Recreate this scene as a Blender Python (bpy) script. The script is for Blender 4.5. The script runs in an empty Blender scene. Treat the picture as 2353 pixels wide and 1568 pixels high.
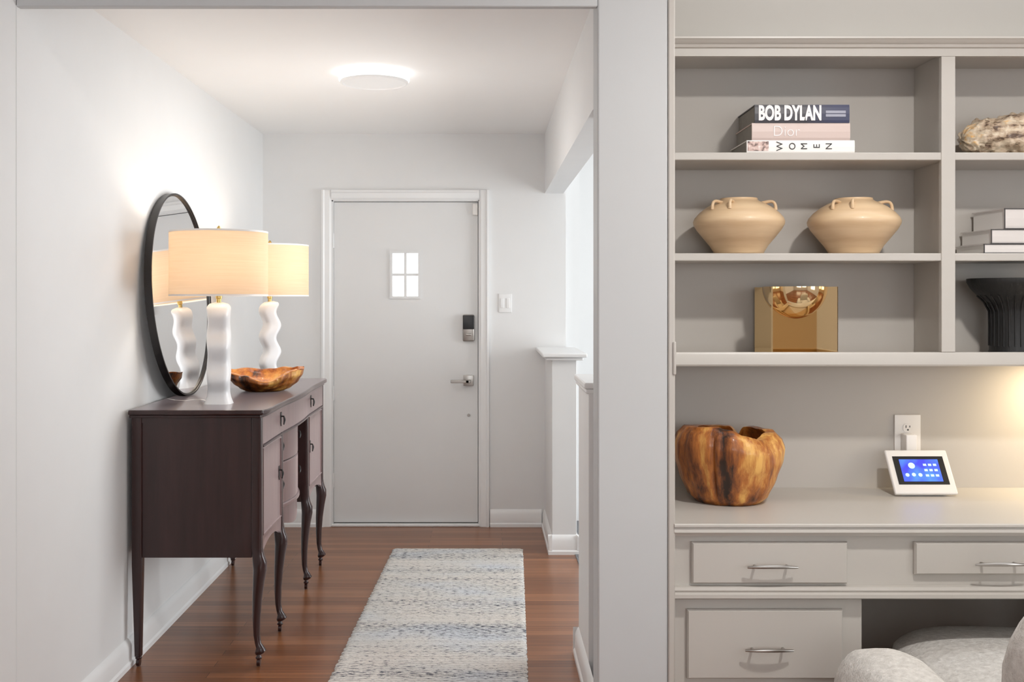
import bpy, bmesh, math, random
from mathutils import Vector, Matrix, noise
R = math.radians
PI = math.pi
random.seed(7)
S = bpy.context.scene
C = S.collection

# ------------------------------------------------------------------ camera, world, lights, exposure
FPX, VX, VY, EYE = 2400.0, 1115.0, 684.0, 1.43
cam_d = bpy.data.cameras.new('camera')
cam = bpy.data.objects.new('camera', cam_d); C.objects.link(cam)
cam.location = (0, 0, EYE); cam.rotation_euler = (R(90), 0, 0)
cam_d.sensor_fit = 'HORIZONTAL'; cam_d.sensor_width = 36.0
cam_d.lens = 36.0*FPX/2353.0
cam_d.shift_x = (1176.5-VX)/2353.0
cam_d.shift_y = -(784.0-VY)/2353.0
cam_d.clip_start = 0.05
S.camera = cam

W = bpy.data.worlds.new('world'); S.world = W; W.use_nodes = True
W.node_tree.nodes['Background'].inputs[0].default_value = (0.93, 0.97, 1.0, 1)
W.node_tree.nodes['Background'].inputs[1].default_value = 3.0

S.view_settings.view_transform = 'Standard'
S.view_settings.look = 'None'
S.view_settings.gamma = 1.0
S.view_settings.use_curve_mapping = False
S.view_settings.exposure = 0.20

def area(name, loc, aim, sx, sy, power, col=(1, 1, 1), shape='RECTANGLE', spread=None):
    l = bpy.data.lights.new(name, 'AREA'); l.shape = shape; l.size = sx
    if shape in ('RECTANGLE', 'ELLIPSE'): l.size_y = sy
    l.energy = power; l.color = col
    if spread: l.spread = R(spread)
    o = bpy.data.objects.new(name, l); C.objects.link(o); o.location = loc
    o.rotation_euler = (Vector(aim)-Vector(loc)).to_track_quat('-Z', 'Y').to_euler()
    return o
def point(name, loc, power, col, r=0.03):
    l = bpy.data.lights.new(name, 'POINT'); l.energy = power; l.color = col; l.shadow_soft_size = r
    o = bpy.data.objects.new(name, l); C.objects.link(o); o.location = loc
    return o
DAY = (0.95, 0.99, 1.0)
area('daylight_rear_window', (0.65, -2.72, 1.55), (0.0, 4, 1.45), 1.7, 1.5, 17, DAY)
area('daylight_rear_window_b', (2.7, -2.72, 1.55), (2.0, 4, 1.4), 1.7, 1.5, 7, DAY)
area('daylight_side_window', (3.92, 0.6, 1.55), (0, 0.8, 1.3), 1.6, 1.5, 5, DAY)
area('unseen_stair_daylight', (2.92, 5.4, 1.20), (0.3, 5.4, 1.35), 1.6, 1.7, 40, DAY)  # unseen stair window, made tall and low to brighten the hall ceiling
area('room_ceiling_lamp', (1.32, 1.9, 2.67), (1.32, 2.1, 0), 0.14, 0.14, 27, (1.0, 0.972, 0.935), 'DISK')
area('hall_ceiling_lamp', (-0.505, 4.75, 2.385), (-0.505, 4.75, 0), 0.28, 0.28, 4, (1.0, 0.97, 0.93), 'DISK')
point('hall_ceiling_fill', (-0.505, 4.75, 1.70), 8, (1.0, 0.98, 0.95), 0.25)  # added fill floating below the ceiling light, lifts the hall ceiling
area('desk_task_lamp', (2.04, 3.50, 1.19), (2.04, 3.60, 0.7), 0.25, 0.04, 2.9, (1.0, 0.80, 0.50))

# ------------------------------------------------------------------ helpers
def P(px, py, d):
    return Vector(((px-VX)*d/FPX, d, EYE-(py-VY)*d/FPX))
def X(px, d): return (px-VX)*d/FPX
def Z(py, d): return EYE-(py-VY)*d/FPX

def srgb(r, g, b):
    f = lambda c: (c/255/12.92) if c/255 <= 0.04045 else ((c/255+0.055)/1.055)**2.4
    return (f(r), f(g), f(b), 1)

class NT:
    def __init__(s, name):
        s.m = bpy.data.materials.new(name); s.m.use_nodes = True
        s.t = s.m.node_tree; s.b = s.t.nodes['Principled BSDF']
    def n(s, typ, **kw):
        x = s.t.nodes.new(typ)
        for k, v in kw.items():
            if k in x.inputs.keys() if isinstance(k, str) else False: x.inputs[k].default_value = v
            else: setattr(x, k, v)
        return x
    def l(s, a, b): s.t.links.new(a, b)
    def ramp(s, fac, stops):
        r = s.t.nodes.new('ShaderNodeValToRGB'); e = r.color_ramp.elements
        while len(e) < len(stops): e.new(0.5)
        for i, (p, c) in enumerate(stops): e[i].position = p; e[i].color = c
        s.l(fac, r.inputs[0]); return r.outputs[0]
    def coords(s, scale=(1, 1, 1), rot=(0, 0, 0)):
        tc = s.t.nodes.new('ShaderNodeTexCoord'); mp = s.t.nodes.new('ShaderNodeMapping')
        mp.inputs['Scale'].default_value = scale; mp.inputs['Rotation'].default_value = rot
        s.l(tc.outputs['Object'], mp.inputs[0]); return mp.outputs[0]
    def noise(s, vec, scale, detail=4, rough=0.5):
        x = s.t.nodes.new('ShaderNodeTexNoise'); x.inputs['Scale'].default_value = scale
        x.inputs['Detail'].default_value = detail; x.inputs['Roughness'].default_value = rough
        s.l(vec, x.inputs['Vector']); return x.outputs['Fac']
    def bump(s, h, strength=0.2, dist=0.01):
        x = s.t.nodes.new('ShaderNodeBump'); x.inputs['Strength'].default_value = strength
        x.inputs['Distance'].default_value = dist; s.l(h, x.inputs['Height'])
        s.l(x.outputs[0], s.b.inputs['Normal'])

def set_b(b, rough=0.5, metal=0.0, coat=0.0, spec=None, emis=None, estr=0):
    b.inputs['Roughness'].default_value = rough; b.inputs['Metallic'].default_value = metal
    b.inputs['Coat Weight'].default_value = coat
    if spec is not None: b.inputs['Specular IOR Level'].default_value = spec
    if emis: b.inputs['Emission Color'].default_value = emis; b.inputs['Emission Strength'].default_value = estr

def paint(name, col, rough=0.5, var=0.02, metal=0.0, coat=0.0, spec=None, scale=6):
    k = NT(name); v = k.coords()
    f = k.noise(v, scale, 3)
    c2 = tuple(min(1, c*(1+var)) for c in col[:3])+(1,); c1 = tuple(c*(1-var) for c in col[:3])+(1,)
    k.l(k.ramp(f, [(0.3, c1), (0.7, c2)]), k.b.inputs['Base Color'])
    set_b(k.b, rough, metal, coat, spec)
    k.bump(k.noise(v, 180, 2), 0.03, 0.002)
    return k.m

M = {}
M['wall'] = paint('wall_paint', srgb(231, 231, 231), 0.6, 0.008)
M['roomwall'] = paint('grey_room_paint', srgb(203, 205, 206), 0.6, 0.008)
M['ceil'] = paint('ceiling_paint', srgb(247, 246, 245), 0.8, 0.003)
M['trim'] = paint('trim_paint', srgb(238, 238, 238), 0.35, 0.005)
M['door'] = paint('door_paint', srgb(226, 226, 226), 0.4, 0.006)
M['greige'] = paint('greige_paint', srgb(196, 191, 184), 0.38, 0.01)
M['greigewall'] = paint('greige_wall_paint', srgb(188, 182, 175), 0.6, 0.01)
M['steel'] = paint('brushed_nickel', srgb(175, 170, 165), 0.28, 0.03, metal=1.0)
M['black'] = paint('black_plastic', srgb(25, 25, 27), 0.35, 0.05)
M['blackmetal'] = paint('black_metal_frame', srgb(30, 26, 26), 0.35, 0.05)
M['ceramic'] = paint('white_ceramic', srgb(238, 238, 240), 0.3, 0.01)
M['brass'] = paint('neck_brass', srgb(205, 175, 110), 0.25, 0.02, metal=1.0)
M['whiteplastic'] = paint('white_plastic', srgb(236, 232, 228), 0.35, 0.01)
M['socket'] = paint('socket_slot', srgb(60, 58, 55), 0.5, 0.02)
M['paper'] = paint('book_pages', srgb(150, 145, 138), 0.8, 0.05, scale=40)
M['darkgap'] = paint('door_gap_rubber', srgb(60, 56, 54), 0.7, 0.03)

def mk_gold():
    k = NT('polished_gold'); k.b.inputs['Base Color'].default_value = srgb(236, 208, 164)
    set_b(k.b, 0.06, 1.0); return k.m
M['gold'] = mk_gold()
def mk_mirror():
    k = NT('mirror_glass'); k.b.inputs['Base Color'].default_value = (0.86, 0.87, 0.88, 1)
    set_b(k.b, 0.01, 1.0); return k.m
M['mirror'] = mk_mirror()

def mk_floor():
    k = NT('wood_floor')
    v = k.coords()
    br = k.t.nodes.new('ShaderNodeTexBrick'); k.l(v, br.inputs['Vector'])
    br.inputs['Scale'].default_value = 1.0; br.inputs['Brick Width'].default_value = 1.15
    br.inputs['Row Height'].default_value = 0.062; br.inputs['Mortar Size'].default_value = 0.0011
    br.inputs['Color1'].default_value = srgb(146, 110, 82); br.inputs['Color2'].default_value = srgb(114, 80, 56)
    br.inputs['Mortar'].default_value = srgb(62, 36, 22); br.offset = 0.37
    v2 = k.coords((0.8, 26, 1)); f = k.noise(v2, 2.4, 6, 0.6)
    g = k.ramp(f, [(0.3, srgb(130, 92, 64)), (0.5, srgb(186, 146, 112)), (0.72, srgb(220, 182, 146))])
    mx = k.t.nodes.new('ShaderNodeMixRGB'); mx.blend_type = 'MULTIPLY'; mx.inputs[0].default_value = 0.75
    k.l(br.outputs['Color'], mx.inputs[1]); k.l(g, mx.inputs[2])
    ad = k.t.nodes.new('ShaderNodeMixRGB'); ad.blend_type = 'MULTIPLY'; ad.inputs[0].default_value = 1
    ad.inputs[2].default_value = (1.75, 1.72, 1.68, 1); k.l(mx.outputs[0], ad.inputs[1])
    k.l(ad.outputs[0], k.b.inputs['Base Color'])
    set_b(k.b, 0.3, 0, 0.1)
    k.bump(br.outputs['Fac'], 0.12, 0.002)
    return k.m
M['floor'] = mk_floor()
def mk_carpet():
    k = NT('grey_carpet'); v = k.coords(); f = k.noise(v, 160, 3)
    k.l(k.ramp(f, [(0.3, srgb(98, 98, 100)), (0.7, srgb(138, 138, 140))]), k.b.inputs['Base Color'])
    set_b(k.b, 0.95); k.bump(f, 0.5, 0.01); return k.m
M['carpet'] = mk_carpet()

def mk_rug():
    k = NT('woven_rug'); 
    v = k.coords((1, 1, 1))
    # rows of braided yarn across the rug
    w = k.t.nodes.new('ShaderNodeTexWave'); w.bands_direction = 'Y'; w.inputs['Scale'].default_value = 16
    w.inputs['Distortion'].default_value = 2.2; w.inputs['Detail'].default_value = 2; w.inputs['Detail Scale'].default_value = 6
    k.l(v, w.inputs['Vector'])
    big = k.noise(k.coords((1.3, 3.0, 1)), 1.0, 2)
    base = k.ramp(big, [(0.32, srgb(226, 219, 212)), (0.5, srgb(221, 218, 214)), (0.66, srgb(212, 216, 222))])
    fl = k.noise(k.coords((34, 130, 1)), 1.0, 3, 0.65)
    band = k.noise(k.coords((0.25, 3.4, 1), (0, 0, 0)), 1.6, 2)
    mul = k.t.nodes.new('ShaderNodeMath'); mul.operation = 'MULTIPLY_ADD'
    k.l(band, mul.inputs[0]); mul.inputs[1].default_value = 0.38; k.l(fl, mul.inputs[2])
    dark = k.ramp(mul.outputs[0], [(0.72, (0, 0, 0, 1)), (0.84, (1, 1, 1, 1))])
    mx = k.t.nodes.new('ShaderNodeMixRGB'); k.l(dark, mx.inputs[0]); k.l(base, mx.inputs[1])
    mx.inputs[2].default_value = srgb(78, 80, 92)
    m2 = k.t.nodes.new('ShaderNodeMixRGB'); m2.blend_type = 'MULTIPLY'; m2.inputs[0].default_value = 0.35
    k.l(mx.outputs[0], m2.inputs[1])
    k.l(k.ramp(w.outputs['Fac'], [(0.0, srgb(170, 166, 162)), (0.5, (1, 1, 1, 1))]), m2.inputs[2])
    k.l(m2.outputs[0], k.b.inputs['Base Color'])
    set_b(k.b, 0.95, spec=0.1)
    k.bump(w.outputs['Fac'], 0.5, 0.008)
    return k.m
M['rug'] = mk_rug()

def mk_mahogany():
    k = NT('dark_mahogany'); f = k.noise(k.coords((14, 14, 1.2)), 2.0, 5, 0.6)
    k.l(k.ramp(f, [(0.25, srgb(36, 16, 15)), (0.5, srgb(48, 25, 24)), (0.75, srgb(58, 32, 30))]), k.b.inputs['Base Color'])
    set_b(k.b, 0.3, 0, 1.0); k.b.inputs['Coat Roughness'].default_value = 0.12; k.b.inputs['Coat Weight'].default_value = 0.5; k.b.inputs['Specular IOR Level'].default_value = 0.3; k.b.inputs['Sheen Weight'].default_value = 0.3; k.b.inputs['Sheen Roughness'].default_value = 0.22; k.b.inputs['Sheen Tint'].default_value = srgb(250, 228, 230); return k.m
M['mahogany'] = mk_mahogany()

def mk_lit_front():  # same mahogany with grazing reflection painted in by a lighter base and sheen
    k = NT('mahogany_lit_front'); f = k.noise(k.coords((14, 14, 1.2)), 2.0, 5, 0.6)
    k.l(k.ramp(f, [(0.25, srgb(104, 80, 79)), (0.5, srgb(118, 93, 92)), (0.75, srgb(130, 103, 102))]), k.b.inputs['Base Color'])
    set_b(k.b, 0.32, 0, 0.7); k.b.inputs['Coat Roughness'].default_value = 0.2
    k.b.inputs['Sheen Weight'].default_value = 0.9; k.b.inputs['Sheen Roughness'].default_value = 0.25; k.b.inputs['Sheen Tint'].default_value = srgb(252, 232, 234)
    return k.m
M['lit_front'] = mk_lit_front()

def mk_root(name, stretch, dark, mid, light, scale=1.0):
    k = NT(name); v = k.coords(stretch); f = k.noise(v, 15*scale, 6, 0.66)
    g = k.noise(k.coords((1, 1, 0.5)), 7*scale, 3)
    ad = k.t.nodes.new('ShaderNodeMath'); ad.operation = 'MULTIPLY_ADD'; k.l(g, ad.inputs[0])
    ad.inputs[1].default_value = 0.55; k.l(f, ad.inputs[2])
    k.l(k.ramp(ad.outputs[0], [(0.62, dark), (0.70, mid), (0.82, light), (0.96, srgb(232, 178, 96))]), k.b.inputs['Base Color'])
    set_b(k.b, 0.4, 0, 0.25); k.bump(f, 0.5, 0.012); return k.m
M['root'] = mk_root('teak_root', (1.0, 1.0, 0.16), srgb(44, 24, 12), srgb(118, 64, 28), srgb(180, 108, 46))
M['root2'] = mk_root('olive_wood', (1.0, 0.3, 1.2), srgb(74, 38, 16), srgb(176, 96, 32), srgb(222, 144, 54), 0.8)
M['drift'] = mk_root('driftwood', (0.35, 1, 1.6), srgb(104, 82, 68), srgb(196, 172, 146), srgb(230, 214, 190), 1.6)

def mk_clay():
    k = NT('sand_clay'); v = k.coords((1, 1, 10)); f = k.noise(v, 3, 4)
    k.l(k.ramp(f, [(0.3, srgb(205, 172, 134)), (0.55, srgb(222, 192, 154)), (0.8, srgb(232, 206, 170))]), k.b.inputs['Base Color'])
    set_b(k.b, 0.42, 0, 0.15); k.bump(f, 0.15, 0.004); return k.m
M['clay'] = mk_clay()
def mk_charcoal():
    k = NT('charcoal_clay'); f = k.noise(k.coords((14, 14, 2)), 4, 5, 0.7)
    k.l(k.ramp(f, [(0.3, srgb(20, 20, 21)), (0.6, srgb(32, 32, 32)), (0.8, srgb(62, 58, 54))]), k.b.inputs['Base Color'])
    set_b(k.b, 0.55); k.bump(f, 0.5, 0.006); return k.m
M['charcoal'] = mk_charcoal()
def mk_fabric():
    k = NT('boucle_fabric'); v = k.coords(); f = k.noise(v, 55, 5, 0.7)
    k.l(k.ramp(f, [(0.3, srgb(200, 196, 190)), (0.7, srgb(236, 233, 228))]), k.b.inputs['Base Color'])
    set_b(k.b, 0.95, spec=0.1); k.bump(f, 0.7, 0.012); return k.m
M['fabric'] = mk_fabric()

def mk_shade():
    k = NT('linen_shade'); v = k.coords((1, 1, 60)); f = k.noise(v, 5, 2)
    col = k.ramp(f, [(0.3, srgb(234, 218, 198)), (0.7, srgb(240, 226, 208))])
    df = k.t.nodes.new('ShaderNodeBsdfDiffuse'); tr = k.t.nodes.new('ShaderNodeBsdfTranslucent')
    k.l(col, df.inputs[0]); k.l(col, tr.inputs[0])
    mx = k.t.nodes.new('ShaderNodeMixShader'); mx.inputs[0].default_value = 0.62
    k.l(df.outputs[0], mx.inputs[1]); k.l(tr.outputs[0], mx.inputs[2])
    k.l(mx.outputs[0], k.t.nodes['Material Output'].inputs['Surface']); return k.m
M['shade'] = mk_shade()
def mk_emit(name, col, s):
    k = NT(name); k.b.inputs['Base Color'].default_value = col; set_b(k.b, 0.4, emis=col, estr=s); return k.m
M['glow'] = mk_emit('led_diffuser', (1, 0.99, 0.97, 1), 1.6)
M['bulb'] = mk_emit('bulb_glass', (1, 0.86, 0.62, 1), 6)
def mk_glass():
    k = NT('clear_glass'); k.b.inputs['Base Color'].default_value = (1, 1, 1, 1)
    k.b.inputs['Transmission Weight'].default_value = 1; k.b.inputs['IOR'].default_value = 1.05; set_b(k.b, 0.0); return k.m
M['glass'] = mk_glass()
M['screenframe'] = M['black']
def mk_screen():
    k = NT('lit_screen'); v = k.coords((1, 1, 1)); f = k.noise(v, 14, 2)
    c = k.ramp(f, [(0.35, srgb(62, 66, 226)), (0.6, srgb(74, 128, 240))])
    k.l(c, k.b.inputs['Base Color']); k.l(c, k.b.inputs['Emission Color']); k.b.inputs['Emission Strength'].default_value = 0.75
    k.b.inputs['Roughness'].default_value = 0.2; return k.m
M['screen'] = mk_screen()
M['icon'] = mk_emit('screen_icon', srgb(176, 214, 255), 0.75)

# mesh helpers
ORG = {}
def tag(o, label=None, cat=None, group=None, kind=None):
    if label: o['label'] = label
    if cat: o['category'] = cat
    if group: o['group'] = group
    if kind: o['kind'] = kind
    return o
def thing(name, label, cat, loc, group=None):
    o = bpy.data.objects.new(name, None); C.objects.link(o); o.location = loc; o.empty_display_size = 0.1
    ORG[o.name] = Vector(loc)
    return tag(o, label, cat, group)
def mk(name, bm, mat, parent=None, smooth=True, angle=35, bevel=0, seg=2, recalc=True, label=None):
    """bm is in world coordinates; the object's origin is its thing's origin"""
    if recalc: bmesh.ops.recalc_face_normals(bm, faces=bm.faces[:])
    if parent is None:
        cs = [v.co for v in bm.verts]
        lo = Vector([min(c[i] for c in cs) for i in range(3)]); hi = Vector([max(c[i] for c in cs) for i in range(3)])
        org = Vector(((lo.x+hi.x)/2, (lo.y+hi.y)/2, lo.z))
    else: org = ORG[parent.name]
    bmesh.ops.translate(bm, verts=bm.verts[:], vec=-org)
    me = bpy.data.meshes.new(name); bm.to_mesh(me); bm.free()
    o = bpy.data.objects.new(name, me); C.objects.link(o)
    mats = mat if isinstance(mat, (list, tuple)) else [mat]
    for m_ in mats: me.materials.append(m_)
    if parent is None: o.location = org
    else: o.parent = parent
    ORG[o.name] = org
    if smooth:
        for p in me.polygons: p.use_smooth = True
        me.set_sharp_from_angle(angle=R(angle))
    if bevel:
        b = o.modifiers.new('bevel', 'BEVEL'); b.width = bevel; b.segments = seg; b.limit_method = 'ANGLE'
        b.angle_limit = R(40); b.harden_normals = False
    if label: o['label'] = label
    return o
def struct(name, bm, mat, **kw):
    o = mk(name, bm, mat, **kw); o['kind'] = 'structure'; return o

def box(bm, x0, x1, y0, y1, z0, z1, mat=0):
    vs = [bm.verts.new((x, y, z)) for x in (x0, x1) for y in (y0, y1) for z in (z0, z1)]
    idx = [(0, 1, 3, 2), (4, 6, 7, 5), (0, 4, 5, 1), (2, 3, 7, 6), (0, 2, 6, 4), (1, 5, 7, 3)]
    for f in idx:
        fc = bm.faces.new([vs[i] for i in f]); fc.material_index = mat
    return vs
def B(*bs):
    bm = bmesh.new()
    for b in bs: box(bm, *b)
    return bm
def prism(bm, pts, fn, a, b):
    """extrude polygon pts between a and b; fn(p, q, t) -> co"""
    r = [[bm.verts.new(fn(p, q, t)) for p, q in pts] for t in (a, b)]
    n = len(pts)
    bm.faces.new(r[0][::-1]); bm.faces.new(r[1])
    for i in range(n): bm.faces.new((r[0][i], r[0][(i+1) % n], r[1][(i+1) % n], r[1][i]))
def loft(bm, rings, cap0=True, cap1=True, closed=True):
    vr = [[bm.verts.new(c) for c in ring] for ring in rings]
    n = len(vr[0])
    for a, b in zip(vr, vr[1:]):
        for i in range(n if closed else n-1):
            j = (i+1) % n
            bm.faces.new((a[i], a[j], b[j], b[i]))
    if cap0: bm.faces.new(vr[0][::-1])
    if cap1: bm.faces.new(vr[-1])
    return vr
def lathe(bm, prof, cx, cy, n=48, cap0=True, cap1=True):
    rings = [[(cx+r*math.cos(2*PI*i/n), cy+r*math.sin(2*PI*i/n), z) for i in range(n)] for r, z in prof]
    return loft(bm, rings, cap0, cap1)
def tube(bm, pts, r, n=10, radii=None, cap=True):
    pts = [Vector(p) for p in pts]; rings = []
    up = Vector((0, 0, 1)); prev = None
    for i, p in enumerate(pts):
        t = (pts[min(i+1, len(pts)-1)]-pts[max(i-1, 0)]).normalized()
        if prev is None:
            a = t.cross(up if abs(t.z) < 0.9 else Vector((0, 1, 0))).normalized()
        else: a = (prev-t*prev.dot(t)).normalized()
        prev = a; b = t.cross(a); rr = radii[i] if radii else r
        rings.append([p+a*rr*math.cos(2*PI*k/n)+b*rr*math.sin(2*PI*k/n) for k in range(n)])
    loft(bm, rings, cap, cap)
def superring(cx, cy, z, hx, hy, e=4, n=32):
    out = []
    for i in range(n):
        t = 2*PI*i/n; c, s = math.cos(t), math.sin(t)
        out.append((cx+hx*math.copysign(abs(c)**(2/e), c), cy+hy*math.copysign(abs(s)**(2/e), s), z))
    return out
def rbox(cx, cy, cz, hx, hy, hz, r, seg=4):
    bm = bmesh.new(); box(bm, cx-hx, cx+hx, cy-hy, cy+hy, cz-hz, cz+hz)
    bmesh.ops.recalc_face_normals(bm, faces=bm.faces[:])
    bmesh.ops.bevel(bm, geom=bm.edges[:]+bm.verts[:], offset=r, segments=seg, profile=0.5, affect='EDGES')
    return bm
def copy_tree(o, parent=None):
    c = o.copy(); C.objects.link(c)
    if parent: c.parent = parent; c.matrix_parent_inverse = o.matrix_parent_inverse
    for ch in [x for x in bpy.data.objects if x.parent == o]: copy_tree(ch, c)
    return c
def text(name, s, mat, parent, loc, size, sx=1.0, rot=(R(90), 0, 0), off=0.0, ext=0.0004, align='LEFT'):
    cu = bpy.data.curves.new(name, 'FONT'); cu.body = s; cu.size = size; cu.offset = off; cu.extrude = ext
    cu.align_x = align; cu.align_y = 'CENTER'; cu.resolution_u = 4
    t = bpy.data.objects.new(name+'_tmp', cu); C.objects.link(t)
    bpy.context.view_layer.update()
    me = bpy.data.meshes.new_from_object(t.evaluated_get(bpy.context.evaluated_depsgraph_get()))
    bpy.data.objects.remove(t)
    M4 = Matrix.Translation(Vector(loc)-ORG[parent.name]) @ (Matrix.Rotation(rot[2], 4, 'Z') @ Matrix.Rotation(rot[1], 4, 'Y') @ Matrix.Rotation(rot[0], 4, 'X')) @ Matrix.Diagonal((sx, 1, 1, 1))
    me.transform(M4); me.materials.clear(); me.materials.append(mat); me.name = name
    o = bpy.data.objects.new(name, me); C.objects.link(o); o.parent = parent
    ORG[o.name] = ORG[parent.name]
    return o

# ------------------------------------------------------------------ the setting
XL = -1.389            # hall left wall
XR = 0.372             # hall side of half walls
DB = 6.52              # front door wall
DH = 3.095             # plane of opening / pillar front
CZ = 2.452             # hall ceiling
RZ = 2.72              # room ceiling
RX = 4.0; RD = -2.7

struct('floor', B((-1.6, 0.5, RD, 6.7, -0.05, 0), (0.5, RX+0.1, RD, 3.72, -0.05, 0)), M['floor'], smooth=False)
struct('floor_stair', B((0.5, 3.0, 3.72, 7.5, -0.05, 0.004)), M['carpet'], smooth=False)
struct('ceiling', B((-1.6, RX+0.1, RD, DH, RZ, RZ+0.08)), M['ceil'], smooth=False)
struct('ceiling_hall', B((-1.6, 0.485, DH+0.03, 6.7, CZ, CZ+0.08)), M['ceil'], smooth=False)
struct('ceiling_stair', B((0.485, 3.1, 3.70, 7.55, 2.75, 2.83)), M['ceil'], smooth=False)
struct('wall_left', B((XL-0.15, XL, DH, 6.7, 0, CZ), (XL-0.1515, XL-0.0015, RD, DH, 0, RZ)), M['wall'], smooth=False)
# door wall, with the doorway cut out
dx0, dx1 = X(762, DB), X(1101, DB); dz1 = Z(460, DB)
struct('wall_back', B((XL-0.1, dx0, DB, DB+0.15, 0, CZ), (dx1, X(1300, DB), DB, DB+0.15, 0, CZ), (dx0, dx1, DB, DB+0.15, dz1, CZ)), M['wall'], smooth=False)
# header over the opening and pillar
PX0, PX1 = X(1373, DH), X(1535, DH)
struct('wall_header', B((XL-0.15, PX0, DH, DH+0.03, Z(15, DH), RZ)), M['roomwall'], bevel=0.004)
struct('wall_pillar', B((PX0, PX1, DH, DH+0.125, 0, RZ)), M['roomwall'], bevel=0.006)
struct('wall_pillar_return', B((0.405, PX1, DH+0.12, 3.79, 0, RZ), ), M['wall'], smooth=False)
struct('trim_1', B((PX1, X(1551, DH), DH-0.004, DH+0.4, 0, RZ)), M['greige'], bevel=0.004)
# wall behind the built-ins + soffit above
KD = 3.68
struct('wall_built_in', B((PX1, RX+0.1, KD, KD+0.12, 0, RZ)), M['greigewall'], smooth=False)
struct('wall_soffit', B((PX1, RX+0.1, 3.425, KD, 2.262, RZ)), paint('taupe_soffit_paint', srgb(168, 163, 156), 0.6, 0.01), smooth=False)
# upper wall over the stair opening, half walls and their caps
struct('wall_stair_upper', B((XR, 0.487, 3.79, DB, 2.08, CZ+0.3), (XR, 0.404, DH+0.126, 3.79, 2.08, CZ+0.3)), M['wall'], smooth=False)
struct('wall_stair_far', B((XR, 0.510, 5.82, DB, 0, 1.085)), M['wall'], bevel=0.003)
struct('wall_stair_near', B((XR+0.003, 0.510, 3.79, 4.19, 0, 1.085)), M['wall'], bevel=0.003)
def cap(name, y0, y1):
    bm = B((XR-0.055, 0.565, y0-0.045, y1, 1.097, 1.120), (XR-0.035, 0.545, y0-0.028, y1, 1.080, 1.0965))
    struct(name, bm, M['trim'], bevel=0.006)
cap('trim_2', 5.82, DB)
bm = B((XR-0.012, 0.565, 3.79, 4.235, 1.097, 1.120), (XR-0.006, 0.545, 3.79, 4.215, 1.080, 1.0965)); struct('trim_3', bm, M['trim'], bevel=0.005)
# stair hall walls
struct('wall_stair_back', B((0.40, 3.1, 7.40, 7.5, 0, 2.75), (0.487, 0.60, DB+0.15, 7.4, 0, 2.75)), M['wall'], smooth=False)
struct('wall_stair_right', B((3.0, 3.1, 3.8, 4.5, 0, 2.75), (3.0, 3.1, 6.3, 7.4, 0, 2.75), (3.0, 3.1, 4.5, 6.3, 0, 0.3), (3.0, 3.1, 4.5, 6.3, 2.3, 2.75)), M['wall'], smooth=False)
# room walls out of view (with window openings)
def winwall(name, fixed, a0, a1, wins, axis, t=0.1):
    bm = bmesh.new(); edges = [a0]
    for w0, w1 in wins: edges += [w0, w1]
    edges.append(a1)
    def bb(u0, u1, z0, z1):
        if axis == 'y': box(bm, u0, u1, fixed-t, fixed, z0, z1)
        else: box(bm, fixed, fixed+t, u0, u1, z0, z1)
    for i in range(0, len(edges), 2): bb(edges[i], edges[i+1], 0, RZ)
    for w0, w1 in wins: bb(w0, w1, 0, 0.8); bb(w0, w1, 2.3, RZ)
    return struct(name, bm, M['wall'], smooth=False)
winwall('wall_rear', RD, -1.6, RX+0.1, [(-0.2, 1.5), (1.85, 3.55)], 'y')
winwall('wall_right', RX, RD, KD, [(-0.2, 1.4)], 'x')
def window(name, u0, u1, fixed, axis):
    bm = bmesh.new()
    def bb(a, b, z0, z1, d=0.03):
        if axis == 'y': box(bm, a, b, fixed-0.07-d, fixed-0.07+d, z0, z1)
        else: box(bm, fixed+0.07-d, fixed+0.07+d, a, b, z0, z1)
    bb(u0, u1, 0.8, 0.86); bb(u0, u1, 2.24, 2.3); bb(u0, u0+0.06, 0.86, 2.24); bb(u1-0.06, u1, 0.86, 2.24)
    m = (u0+u1)/2; bb(m-0.025, m+0.025, 0.86, 2.24); bb(u0+0.06, u1-0.06, 1.54, 1.57, 0.02)
    struct(name, bm, M['trim'], smooth=False)
window('window_1', -0.2, 1.5, RD, 'y'); window('window_2', 1.85, 3.55, RD, 'y'); window('window_3', -0.2, 1.4, RX, 'x')

# baseboards: profile (offset from the wall, height)
BP = [(0, 0), (0.022, 0), (0.022, 0.018), (0.016, 0.026), (0.016, 0.078), (0.012, 0.090), (0.005, 0.105), (0, 0.108)]
bm = bmesh.new(); prism(bm, BP, lambda p, q, t: (XL+p, t, q), DH, DB)
prism(bm, BP, lambda p, q, t: (XL-0.0015+p, t, q), RD, DH-0.0005)
struct('baseboard_left', bm, M['trim'])
bm = bmesh.new()
prism(bm, BP, lambda p, q, t: (t, DB-p, q), XL+0.022, X(738, DB)); prism(bm, BP, lambda p, q, t: (t, DB-p, q), X(1126, DB), XR-0.02)
struct('baseboard_back', bm, M['trim'])
bm = bmesh.new()
prism(bm, BP, lambda p, q, t: (XR-p, t, q), 5.80, DB); prism(bm, BP, lambda p, q, t: (t, 5.82-p, q), XR-0.022, 0.532); prism(bm, BP, lambda p, q, t: (0.51+p, t, q), 5.80, DB+0.1)
struct('baseboard_stair', bm, M['trim'])
bm = bmesh.new()
prism(bm, BP, lambda p, q, t: (XR+0.003-p, t, q), 3.40, 4.19); prism(bm, BP, lambda p, q, t: (t, 4.19+p, q), XR-0.019, 0.532)
struct('baseboard_near', bm, M['trim'])
bm = bmesh.new(); prism(bm, BP, lambda p, q, t: (t, 7.40-p, q), 0.6, 3.0); struct('baseboard_stair_back', bm, M['trim'])

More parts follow.
